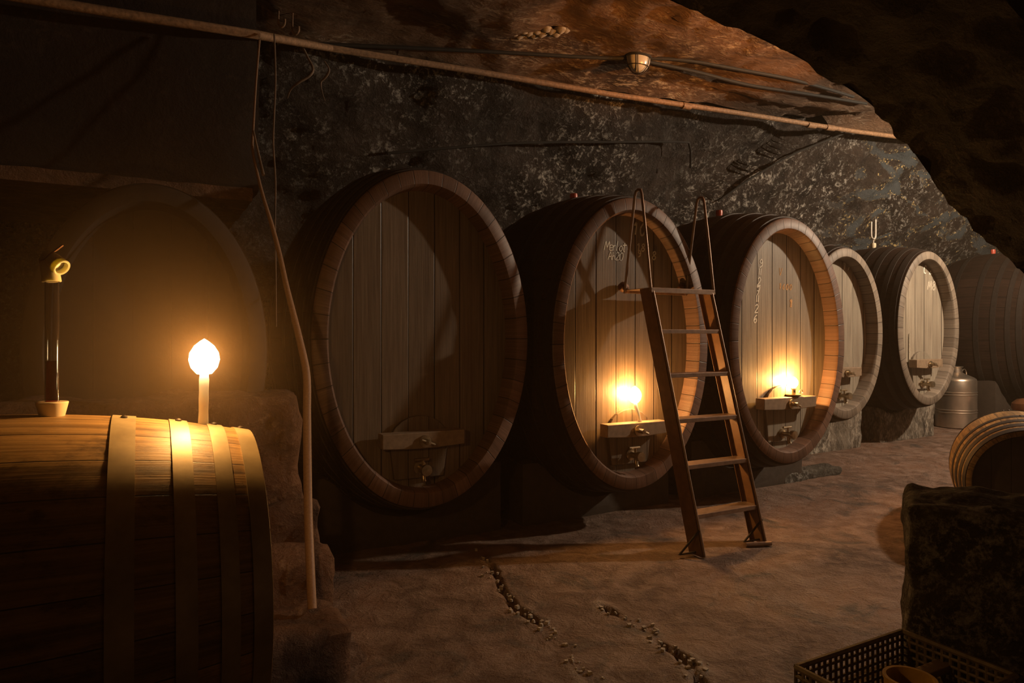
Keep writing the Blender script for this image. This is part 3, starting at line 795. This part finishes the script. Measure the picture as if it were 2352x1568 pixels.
# wine-filled fermentation tube
tb = barrel_top(.350, 0); tb.z -= .003
tube = empty('wine_sampling_tube', tb, 0, 'glass tube of red wine in a cream stopper, standing on the small barrel', 'glass tube')
mb = MB(); mb.lathe([(.019, 0), (.0205, .002), (.0265, .027), (.0255, .0285), (.010, .0285)], 28); mb.build('rubber_stopper', M['rubber'], tube)
mb = MB(); mb.lathe([(.0118, .027), (.0118, .276), (.0104, .276), (.0104, .027)], 28, close=True); mb.build('glass_tube', M['glass'], tube)
mb = MB(); mb.lathe([(.0102, .028), (.0102, .104), (.0098, .1045)], 28); mb.build('wine', M['wine'], tube)
# folded silicone tube: up over the glass, bent over and down to the right
mb = MB()
A0, A1 = Vector((-.001, 0, .252)), Vector((-.005, 0, .296)); B0, B1 = Vector((-.010, .0, .300)), Vector((.024, -.009, .277))
mb.tube([A0, A0.lerp(A1, .3), A0.lerp(A1, .7), A1, A1 + Vector((-.001, 0, .006))], [.0160, .0150, .0165, .0165, .013], 22)
mb.tube([B0 + Vector((-.003, .001, .001)), B0, B0.lerp(B1, .3), B0.lerp(B1, .6), B1], [.008, .0125, .0150, .0152, .0156], 22, caps=False)
sil = mb.build('silicone_tube', M['silicone'], tube)
mb = MB(); d_ = (B1 - B0).normalized(); e_ = B1
q_ = d_.to_track_quat('Z', 'Y').to_matrix().to_4x4()
mb.lathe([(.0157, -.010), (.0160, 0), (.0146, .0015), (.0118, 0), (.0110, -.014)], 24, Matrix.Translation(e_) @ q_, close=False)
mb.build('tube_mouth', M['silicone'], sil)
mb = MB(); mb.tube(curve_pts([(-.019, -.004, .284), (-.012, -.016, .288), (.0, -.019, .293), (.008, -.016, .303), (.016, -.008, .311), (.021, -.004, .319)], 4), .0011, 6); mb.tube([(.013, -.010, .309), (.022, -.003, .320)], .0022, 6); mb.build('wire_tie', M['rust'], tube)

# candles at the casks
def bar_top(t0_, c, bz_, x, y=.06): return W(t0_ + x, c + y, bz_ + .0355)
b2 = W(C2 + .015 - .005, 3.087 + RIM_D - .06, .565 + .036)
p_ = on_plane(1470, 968, 3.087 + RIM_D - .06)
b2 = Vector((p_.x, p_.y, .6008))
p_ = on_plane(1458, 922, 3.087 + RIM_D - .06)
candle(b2, Vector((p_.x, p_.y, p_.z)), .0105, 'taper_candle', 'lit leaning candle on the crossbar of the cask chalked Merlot', 'lit candles', 8, 1.9)
p_ = on_plane(1823, 905, 3.087 + RIM_D - .062); hz = .655 + .036
ch = empty('saucer_candlestick', (p_.x, p_.y, hz), ROT, 'small saucer candlestick with finger ring on the crossbar of the cask painted 1600', 'candlestick')
mb = MB(); mb.lathe([(.030, .0), (.034, .001), (.052, .012), (.054, .016), (.050, .0145), (.033, .005), (.013, .005), (.0125, .045), (.020, .052), (.019, .055), (.0105, .052), (.0105, .040), (.0, .040)], 28)
mb.build('saucer', M['brass'], ch)
mb = MB(); mb.tube([(.052 + .018 * (1 - math.cos(a)), 0, .016 + .02 * math.sin(a) + .004 * a) for a in [k * PI / 8 for k in range(0, 11)]], .003, 8); mb.build('finger_ring', M['brass'], ch)
cs_ = empty('candle_stub', (p_.x, p_.y, hz + .040), 0, 'lit candle stub in the saucer candlestick on the cask painted 1600', 'candle', 'lit candles')
mb = MB(); mb.lathe([(.0095, 0), (.0095, .022), (.008, .026), (.0, .025)], 16); mb.build('wax_stick', M['wax'], cs_)
mb = MB(); mb.tube([(0, 0, .024), (.001, 0, .034)], .0012, 6); mb.build('wick', M['cable_dark'], cs_)
flame(cs_, Vector((0, 0, .036)), 1.4, 9)

# ------------------------------------------------------------------ ladder
LT, LCc, RUN, HT, LW = 2.429, 2.51, .392, 1.36, .444
lad = empty('step_ladder', W(LT, LCc, 0), ROT, 'brown metal platform ladder with hooped handrails leaning on the cask chalked Merlot', 'ladder')
sl = RUN / HT
ln = math.atan(sl)
def lm(x, z): return Matrix.Translation((x, sl * z, z))
for x in (0.0, LW):
    mb = MB(); dpt = .095; s_ = 1 if x == 0 else -1
    # C-shaped rail: web with two flanges
    for a0, a1, y0, y1 in ((-.004, .0, 0, dpt), (0, .020, 0, .004), (0, .020, dpt - .004, dpt)):
        xs = sorted((x + s_ * a0, x + s_ * a1)); vs = []
        for z in (0.004, HT - .004):
            for y in (y0, y1):
                for xx in xs: vs.append((xx, y + sl * z, z))
        mb.add(vs, [(0, 2, 3, 1), (4, 5, 7, 6), (0, 1, 5, 4), (2, 6, 7, 3), (0, 4, 6, 2), (1, 3, 7, 5)])
    mb.build('side_rail', M['ladder_wood'], lad, smooth=False, bevel=.001)
    mb = MB(); mb.tube([(x + s_ * .006, -.004, .006), (x + s_ * .006, -.004 + sl * (HT - .01), HT - .01)], .006, 10); mb.build('edge_strip', M['ladder'], lad)
stepz = []
for py in (757, 856, 957, 1060, 1170):
    # solve height on the sloping front plane for the ladder's middle
    best = min((abs(on_h - py), z) for z, on_h in [(z * .002, HY + F * (EYE - z * .002) / W(LT + LW / 2, LCc + sl * z * .002).y) for z in range(50, 680)])
    stepz.append(best[1])
for z in stepz:
    mb = MB(); mb.box(.0, LW, sl * z - .004, sl * z + .088, z - .003, z)
    mb.box(.0, LW, sl * z - .006, sl * z - .002, z - .022, z); mb.box(.0, LW, sl * z + .084, sl * z + .088, z - .018, z)
    mb.build('tread', M['ladder'], lad, smooth=False, bevel=.002)
mb = MB(); py0 = RUN - .012
mb.box(-.012, LW + .012, py0, py0 + .235, HT - .004, HT); mb.box(-.012, LW + .012, py0 - .003, py0 + .003, HT - .028, HT); mb.box(-.012, LW + .012, py0 + .231, py0 + .235, HT - .02, HT)
mb.build('platform', M['ladder'], lad, smooth=False, bevel=.002)
for x in (-.008, LW + .008):
    ya, yb_ = RUN - .008, RUN + .222; ym = RUN + .10; zt = HT + .55
    pts = [(x, ya, HT - .02), (x, lerp(ya, ym - .028, .5), HT + .27), (x, ym - .03, zt - .03), (x, ym - .02, zt - .006), (x, ym, zt), (x, ym + .02, zt - .006), (x, ym + .03, zt - .03), (x, lerp(yb_, ym + .028, .5), HT + .27), (x, yb_, HT - .02)]
    mb = MB(); mb.tube(pts, .0078, 12); mb.build('handrail', M['ladder'], lad)
    # padded bumper against the cask head
    mb = MB(); Yb = 3.087 + RIM_D - LCc - .034
    mb.tube([(x + (.01 if x < 0 else -.01), yb_ - .02, HT - .008), (x + (.01 if x < 0 else -.01), Yb, HT + .012)], .012, 10)
    nb_ = [(.001, -.030), (.018, -.026), (.030, -.008), (.031, .008), (.020, .026), (.001, .031)]
    bp = MB(); bp.lathe(nb_, 16, Matrix.Translation((x + (.01 if x < 0 else -.01), Yb + .002, HT + .018)) @ Matrix.Rotation(PI / 2, 4, 'Y'))
    arm = mb.build('bumper_arm', M['rust'], lad); bp.build('bumper_pad', M['rust'], arm)
    # foot stay
    s_ = -1 if x < 0 else -1
    mb = MB(); x2 = 0 if x < 0 else LW
    mb.tube([(x2, .03, .13), (x2 - .10, .06, .018), (x2, .05, .02)], .006, 8); mb.build('foot_stay', M['iron'], lad)
mb = MB(); mb.tube([(LW - .12, .03, .014), (LW + .01, -.02, .016)], .012, 8); mb.build('foot_bar', M['ladder'], lad)

# ------------------------------------------------------------------ pipe, cables, hose
def vt(px, py, off): return vault_hit(px, py, off)
pp = [on_plane(-120, -35, 3.36), on_plane(60, -4, 3.36), on_plane(250, 27, 3.37), on_plane(430, 55, 3.38), on_plane(590, 80, 3.40)]
pp += [on_plane(760, 111, 4.10), on_plane(1080, 162, 4.12), on_plane(1400, 216, 4.12), on_plane(1700, 260, 4.12), on_plane(1965, 302, 4.12), on_plane(2120, 322, 4.12)]
mb = MB(); mb.tube([p for p in pp], .021, 12); mb.build('ceiling_pipe', M['pipe']); pipe = bpy.data.objects['ceiling_pipe']
tag(pipe, 'long crusted pipe running along the vault above all the casks', 'pipe')
mb = MB()
for px, py in ((1575, 243), (1862, 287), (1905, 293)):
    a_ = on_plane(px - 8, py - 1, 4.12); b_ = on_plane(px + 10, py + 2, 4.12); mb.tube([a_, b_], .027, 12)
mb.build('pipe_sleeve', M['pipe'], pipe)
def cable(name, pts, r, mat, label, n=6):
    mb = MB(); mb.tube(curve_pts(pts, n), r, 8); o = mb.build(name, mat); return tag(o, label, 'cable')
cable('ceiling_cable', [vt(x, y, .06) for x, y in ((560, 70), (700, 98), (900, 108), (1150, 120), (1380, 133), (1560, 137), (1700, 160), (1830, 185), (1960, 222))], .013, M['cable_dark'], 'black cable along the vault passing the caged ceiling lamp')
cable('ceiling_cable', [vt(x, y, .06) for x, y in ((1490, 142), (1600, 165), (1720, 195), (1850, 215), (1990, 238))], .013, M['cable_dark'], 'second black cable leaving the caged lamp to the right, below the first')
cable('wall_line', [vt(x, y, .07) for x, y in ((890, 352), (1000, 342), (1200, 328), (1400, 326), (1560, 326), (1584, 335), (1586, 385))], .010, M['cable_dark'], 'thin black line looping down the crusted wall above the cask chalked Merlot')  # thin tube along a dark line on the wall
cable('wall_line', [vt(x, y, .08) for x, y in ((1940, 306), (1900, 322), (1820, 355), (1740, 400), (1680, 440), (1650, 462))], .010, M['cable_dark'], 'black cable slanting along the crease of the vault down from the pipe end')
# hanging things at the left corner
def hang(name, pts, rs, mat, label, cat='cable'):
    P4 = curve_pts([(*on_plane(a, b, c),) for a, b, c in pts], 6)
    rr = []
    for i in range(len(P4)):
        f = i / (len(P4) - 1) * (len(rs) - 1); k = min(len(rs) - 2, int(f)); rr.append(lerp(rs[k], rs[k + 1], f - k))
    mb = MB(); mb.tube(P4, rr, 12); return tag(mb.build(name, mat), label, cat)
hang('hanging_hose', [(596, 92, 3.36), (588, 190, 3.30), (582, 290, 3.22), (580, 340, 3.16), (588, 385, 3.10), (604, 450, 3.02), (625, 520, 2.94), (642, 585, 2.86), (656, 650, 2.78), (672, 715, 2.72), (688, 780, 2.66), (704, 860, 2.60), (705, 950, 2.57), (706, 1060, 2.53), (708, 1180, 2.47), (713, 1310, 2.38), (717, 1398, 2.33)],
     [.005, .005, .005, .006, .006, .007, .009, .010, .011, .012, .013, .0145, .0150, .0155, .0155, .0155, .0155], M['hose'], 'brown ribbed hose hanging from the pipe and standing on the lowest masonry step', 'hose')
hang('hanging_cable', [(630, 78, 3.36), (633, 180, 3.33), (630, 260, 3.30), (628, 330, 3.27), (633, 420, 3.2), (632, 510, 3.15), (634, 640, 3.1), (635, 750, 3.0)], [.004, .004, .004, .003, .002], M['cable'], 'thin straight cord hanging just right of the hose')
hang('hanging_cable', [(582, 300, 3.18), (592, 345, 3.14), (600, 380, 3.10), (605, 402, 3.08)], [.004, .007], M['cable'], 'short frayed cord end hanging from the thin top of the hose')
hang('hanging_cable', [(690, 96, 3.9), (706, 130, 3.9), (719, 158, 3.88), (710, 175, 3.88), (685, 190, 3.9), (668, 205, 3.95), (660, 225, 4.0)], [.005, .008, .007, .004], M['cable'], 'looped root-like cord hanging beneath the pipe right of the hose')
hang('hanging_cable', [(745, 140, 4.05), (756, 160, 4.05), (747, 178, 4.08), (737, 190, 4.1), (741, 215, 4.1), (747, 232, 4.1)], [.003, .008, .004, .002], M['cable'], 'short twisted cord on the wall right of the looped cord')
# hooks on the pipe
for px, py, lb in ((647, 55, 'small iron hook above the pipe, left one of the pair'), (679, 72, 'small iron hook above the pipe, right one of the pair')):
    p = on_plane(px, py, 3.95); s_ = .03
    mb = MB(); mb.tube(curve_pts([(p.x - s_ * .6, p.y, p.z + s_), (p.x - s_ * .55, p.y, p.z), (p.x, p.y, p.z - s_ * .6), (p.x + s_ * .55, p.y, p.z), (p.x + s_ * .6, p.y, p.z + s_ * .9)], 5), .006, 8)
    mb.tube([(p.x - s_ * .6, p.y, p.z + s_ * .9), (p.x - s_ * .6, p.y + .02, 3.06)], .004, 6)
    tag(mb.build('iron_hook', M['pipe']), lb, 'hook', 'hooks above the pipe')
# lime drips broken from the vault
for i, (px, py, n) in enumerate(((1208, 92, 5), (1270, 88, 7))):
    mb = MB()
    for k in range(n):
        p = vault_hit(px + (k - n / 2) * 11, py - 8 + 6 * math.sin(k * 2), .03)
        mb.lathe([(.001, .03), (.016 + .008 * (k % 3), .018), (.026 + .006 * (k % 2), .004), (.018, -.006), (.001, -.010 - .010 * (k % 2))], 10, Matrix.Translation((p.x, p.y, p.z + .012)) @ Matrix.Diagonal((1.3, 1, 1, 1)))
    tag(mb.build('lime_crust', M['crumb']), 'lumpy lime crust on the vault, %s of the dark hollow' % ('left' if i == 0 else 'right'), 'crust', 'lime crusts on the vault')

# caged lamp on the ceiling
p = vault_hit(1466, 132, .04)
cl = empty('caged_ceiling_lamp', p, ROT, 'unlit oval lamp with ribbed glass and wire cage on the vault above the Merlot cask', 'lamp')
mb = MB(); mb.lathe([(.075, .06), (.105, .05), (.11, .0), (.10, -.006), (.0, -.006)], 28, Matrix.Diagonal((1, .62, 1, 1))); mb.build('housing', M['cable_dark'], cl)
mb = MB(); pr = []
for i in range(11):
    a = i / 10 * PI / 2; pr.append((max(.001, .094 * math.cos(a)), -.004 - .10 * math.sin(a)))
vsr = []
mb.lathe(pr, 72, Matrix.Diagonal((1, .62, 1, 1)))
mb.v = [(x * (1 + .010 * (1 if k % 2 else -1)), y * (1 + .010 * (1 if k % 2 else -1)), z) for k, (x, y, z) in enumerate(mb.v)]
mb.build('ribbed_glass', M['frost'], cl, angle=80)
mb = MB()
for a in (0, PI / 3, 2 * PI / 3):
    mb.tube([(.102 * math.cos(a) * math.cos(b), .066 * math.sin(a) * math.cos(b), -.006 - .108 * math.sin(b)) for b in [PI * k / 16 for k in range(17)]], .0030, 6)
mb.tube([(.085 * math.cos(b), .054 * math.sin(b), -.065) for b in [2 * PI * k / 24 for k in range(25)]], .0028, 6)
mb.build('wire_cage', M['iron'], cl)

# ------------------------------------------------------------------ near arch, top right
def arch():
    out = [(1500, -40), (1540, 0), (1620, 30), (1700, 66), (1780, 104), (1850, 140), (1930, 190), (1990, 230), (2030, 268), (2062, 302), (2100, 350), (2130, 392), (2165, 440), (2200, 480), (2255, 530), (2300, 572), (2350, 625), (2420, 700), (2520, 780)]
    Yf = 3.0
    base = [at_depth(a, b, Yf) for a, b in out]
    base = [p for p in curve_pts(base, 5)]
    n = len(base); vs = []; rows = 20; up = 9
    # soffit from back edge towards the camera; opens out so that the back edge is the outline
    cols = []
    for i, p in enumerate(base):
        a = base[max(0, i - 1)]; b = base[min(n - 1, i + 1)]; d = (b - a).normalized(); nr = Vector((-d.z, 0, d.x)) if False else Vector((abs(d.z), 0, abs(d.x)))
        col = []
        for j in range(rows + 1):
            f = j / rows; col.append(p + Vector((0, -.75 * f, 0)) + nr * (.10 * f + .0))
        f0 = col[-1]
        for j in range(1, up + 18):
            col.append(f0 + Vector((.12 * j * .7, -.003 * j, .12 * j)) )
        cols.append((col, nr))
    m = len(cols[0][0])
    for (col, nr) in cols:
        for j, q in enumerate(col):
            k = .040 * noise.fractal(q * 4, .9, 2, 4) + .020 * noise.noise(q * 12) + .008 * noise.noise(q * 30)
            dirn = (nr if j <= rows else Vector((-.3, -1, 0)).normalized())
            if j == rows: dirn = (nr + Vector((0, -1, 0))).normalized() * -1 * .5
            vs.append(q + dirn * k)
    # back face
    b0 = len(vs); bk = 14
    for (col, nr) in cols:
        for j in range(bk): vs.append(col[0] + Vector((.16 * j * .7, .003, .20 * j)) + Vector((0, 0, .0)))
    fs = [(i * m + j, i * m + j + 1, (i + 1) * m + j + 1, (i + 1) * m + j) for i in range(n - 1) for j in range(m - 1)]
    fs += [(b0 + i * bk + j, b0 + (i + 1) * bk + j, b0 + (i + 1) * bk + j + 1, b0 + i * bk + j + 1) for i in range(n - 1) for j in range(bk - 1)]
    mb = MB(); mb.add(vs, fs); o = mb.build('wall_arch', M['rock'], angle=80)
    return tag(o, kind='structure')
arch()

# ------------------------------------------------------------------ right foreground
blk = rock('stone_block', M['slab'], None, 0, .75, 0, .42, 0, .60, .02, .018, .035, 21, freq=7)
blk.location = (1.165, 2.02, -.005); blk.rotation_euler = (0, 0, -.52); tag(blk, 'rough stone block with a pale crusted top in the right foreground', 'block')
RB, RR = barrique(Vector((2.64, 3.46, -.004)), math.atan2(-.866, -.5), .335, 'dark barrel seen from its end behind the stone block at right', .90, .285, .335, [.002, .075, .16, .27, .59, .70, .82], [.045], M['small_oak'], M['iron'], rivets=True, head_mat=M['dark_wood'])
# milk can
p = on_floor(2195, 980, .11); p.z = floor_z(p.x, p.y) + .004
can = empty('milk_can', p, ROT, 'tall aluminium milk can with ribbed bands beside the pale oval cask', 'milk can')
rc = .195; mb = MB()
mb.lathe([(rc - .006, 0), (rc, .006), (rc, .155), (rc + .006, .162), (rc, .169), (rc, .182), (rc + .006, .189), (rc, .196), (rc, .345), (rc + .006, .352), (rc, .359), (rc, .372), (rc + .006, .379), (rc, .386), (rc, .500), (rc - .008, .522), (rc - .035, .540), (.085, .572), (.062, .588), (.058, .632), (.070, .645), (.070, .652), (.055, .650), (.05, .60), (.0, .60)], 40)
mb.build('can_body', M['can'], can)
for x in (.0,):
    mb = MB(); mb.tube([(.105 + .048 * math.cos(a) + .0, -.03, .560 + .060 * math.sin(a)) for a in [PI * k / 12 for k in range(13)]], .0055, 8); mb.build('carry_handle', M['can'], can)
# little stone and pot beyond it
sp = at_depth(2350, 955, 6.9); fz = floor_base(sp.x, sp.y)
st = rock('pedestal_stone', M['pale_rock'], None, -.13, .22, -.12, .15, -.01, sp.z - fz - .0, .03, .02, .03, 31)
st.location = (sp.x, sp.y, fz); tag(st, 'small pale stone at the right edge under the brown pot', 'stone')
pot = empty('brown_pot', (sp.x + .06, sp.y, sp.z - .004), 0, 'round brown pot with a pale neck on the small stone at the right edge', 'pot')
mb = MB(); mb.lathe([(.06, 0), (.11, .02), (.15, .08), (.145, .13), (.10, .17), (.05, .18), (.0, .18)], 28); mb.build('pot_body', M['copper'], pot)
mb = MB(); mb.lathe([(.03, .17), (.026, .22), (.034, .27), (.03, .285), (.0, .285)], 18); mb.build('pale_neck', M['frost'], pot)

# glass airlock on the cask beside the milk can
pb = W(C5, 3.66 + LF * .5, 1.165 + .70 * 1.13 + .048)
al = empty('glass_airlock', pb, ROT, 'clear glass airlock standing on the bung of the cask chalked C 2', 'airlock')
mb = MB(); mb.lathe([(.008, 0), (.008, .03), (.02, .04), (.02, .05), (.0, .05)], 14); mb.build('airlock_stem', M['frost'], al)
mb = MB()
mb.tube(curve_pts([(-.02, 0, .05), (-.032, 0, .08), (-.032, 0, .19), (-.028, 0, .205)], 4), .009, 10); mb.tube(curve_pts([(.02, 0, .05), (.032, 0, .08), (.032, 0, .235)], 4), .011, 10)
mb.build('airlock_glass', M['frost'], al)

# ------------------------------------------------------------------ lattice crate, bottom right
cp = at_depth(1828, 1532, 1.80); H_ = cp.z
crt = empty('lattice_crate', (cp.x, cp.y, 0), ROT, 'dirty lattice crate with perforated sides at the bottom right corner beside the stone block', 'crate')
def lattice(name, o3, ux, L_, h):
    mb = MB(); nx = int(L_ / .022); nz = int(h / .022); uy = Vector((-ux.y, ux.x, 0))
    def bar(a, b, r): mb.tube([a, b], r, 6)
    for i in range(nx + 1):
        x = L_ * i / nx; bar(o3 + ux * x, o3 + ux * x + Vector((0, 0, h)), .0045)
    for j in range(nz + 1):
        z = h * j / nz; bar(o3 + Vector((0, 0, z)), o3 + ux * L_ + Vector((0, 0, z)), .0045 if j < nz else .008)
    return mb.build(name, M['crate'], crt)
X_, Y_ = Vector((1, 0, 0)), Vector((0, 1, 0))
LX, LY = .46, .30
lattice('side_panel', Vector((0, 0, .005)), X_, LX, H_ - .005); lattice('side_panel', Vector((0, -LY, .005)), X_, LX, H_ - .005)
lattice('end_panel', Vector((0, -LY, .005)), Y_, LY, H_ - .005); lattice('end_panel', Vector((LX, -LY, .005)), Y_, LY, H_ - .005)
mb = MB(); mb.box(0, LX, -LY, 0, 0, .008); mb.build('base_panel', M['crate'], crt, smooth=False)
def incrate(x, y, z=0.0): return W(tc(cp.x, cp.y)[0] + x, tc(cp.x, cp.y)[1] + y, z)
for i, (x, y, hh, mt, nm, lb, ct) in enumerate(((.14, -.15, .20, 'dark', 'dark_bottle', 'dark bottle lying tilted inside the lattice crate', 'bottle'),)):
    o = empty('dark_bottle', incrate(x, y, .012), ROT + .3, lb, ct)
    mb = MB(); Mt = Matrix.Translation((0, 0, .02)) @ Matrix.Rotation(.35, 4, 'X')
    mb.lathe([(.034, 0), (.037, .004), (.037, .13), (.030, .155), (.014, .18), (.013, .225), (.016, .227), (.016, .235), (.0, .235)], 24, Mt); mb.build('bottle_glass', M['cable_dark'], o)
q0 = incrate(.33, -.12, .010)
o = empty('wooden_batten', q0, ROT, 'short brown wooden batten lying across the lattice crate', 'batten')
mb = MB(); mb.box(-.09, .14, -.02, .02, .155, .175); mb.box(-.09, -.06, -.02, .02, 0, .155); mb.build('batten_board', M['bar_wood'], o, smooth=False, bevel=.003)
q0 = at_depth(2090, 1620, 1.62); q0.z = 0.0
o = empty('ochre_tub', (q0.x, q0.y, 0), 0, 'ochre plastic tub inside the lattice crate at the bottom edge', 'tub')
mb = MB(); mb.lathe([(.045, 0), (.055, .28), (.058, .283), (.058, .29), (.050, .29), (.042, .02), (.0, .02)], 28); mb.build('tub_wall', M['yellow'], o)
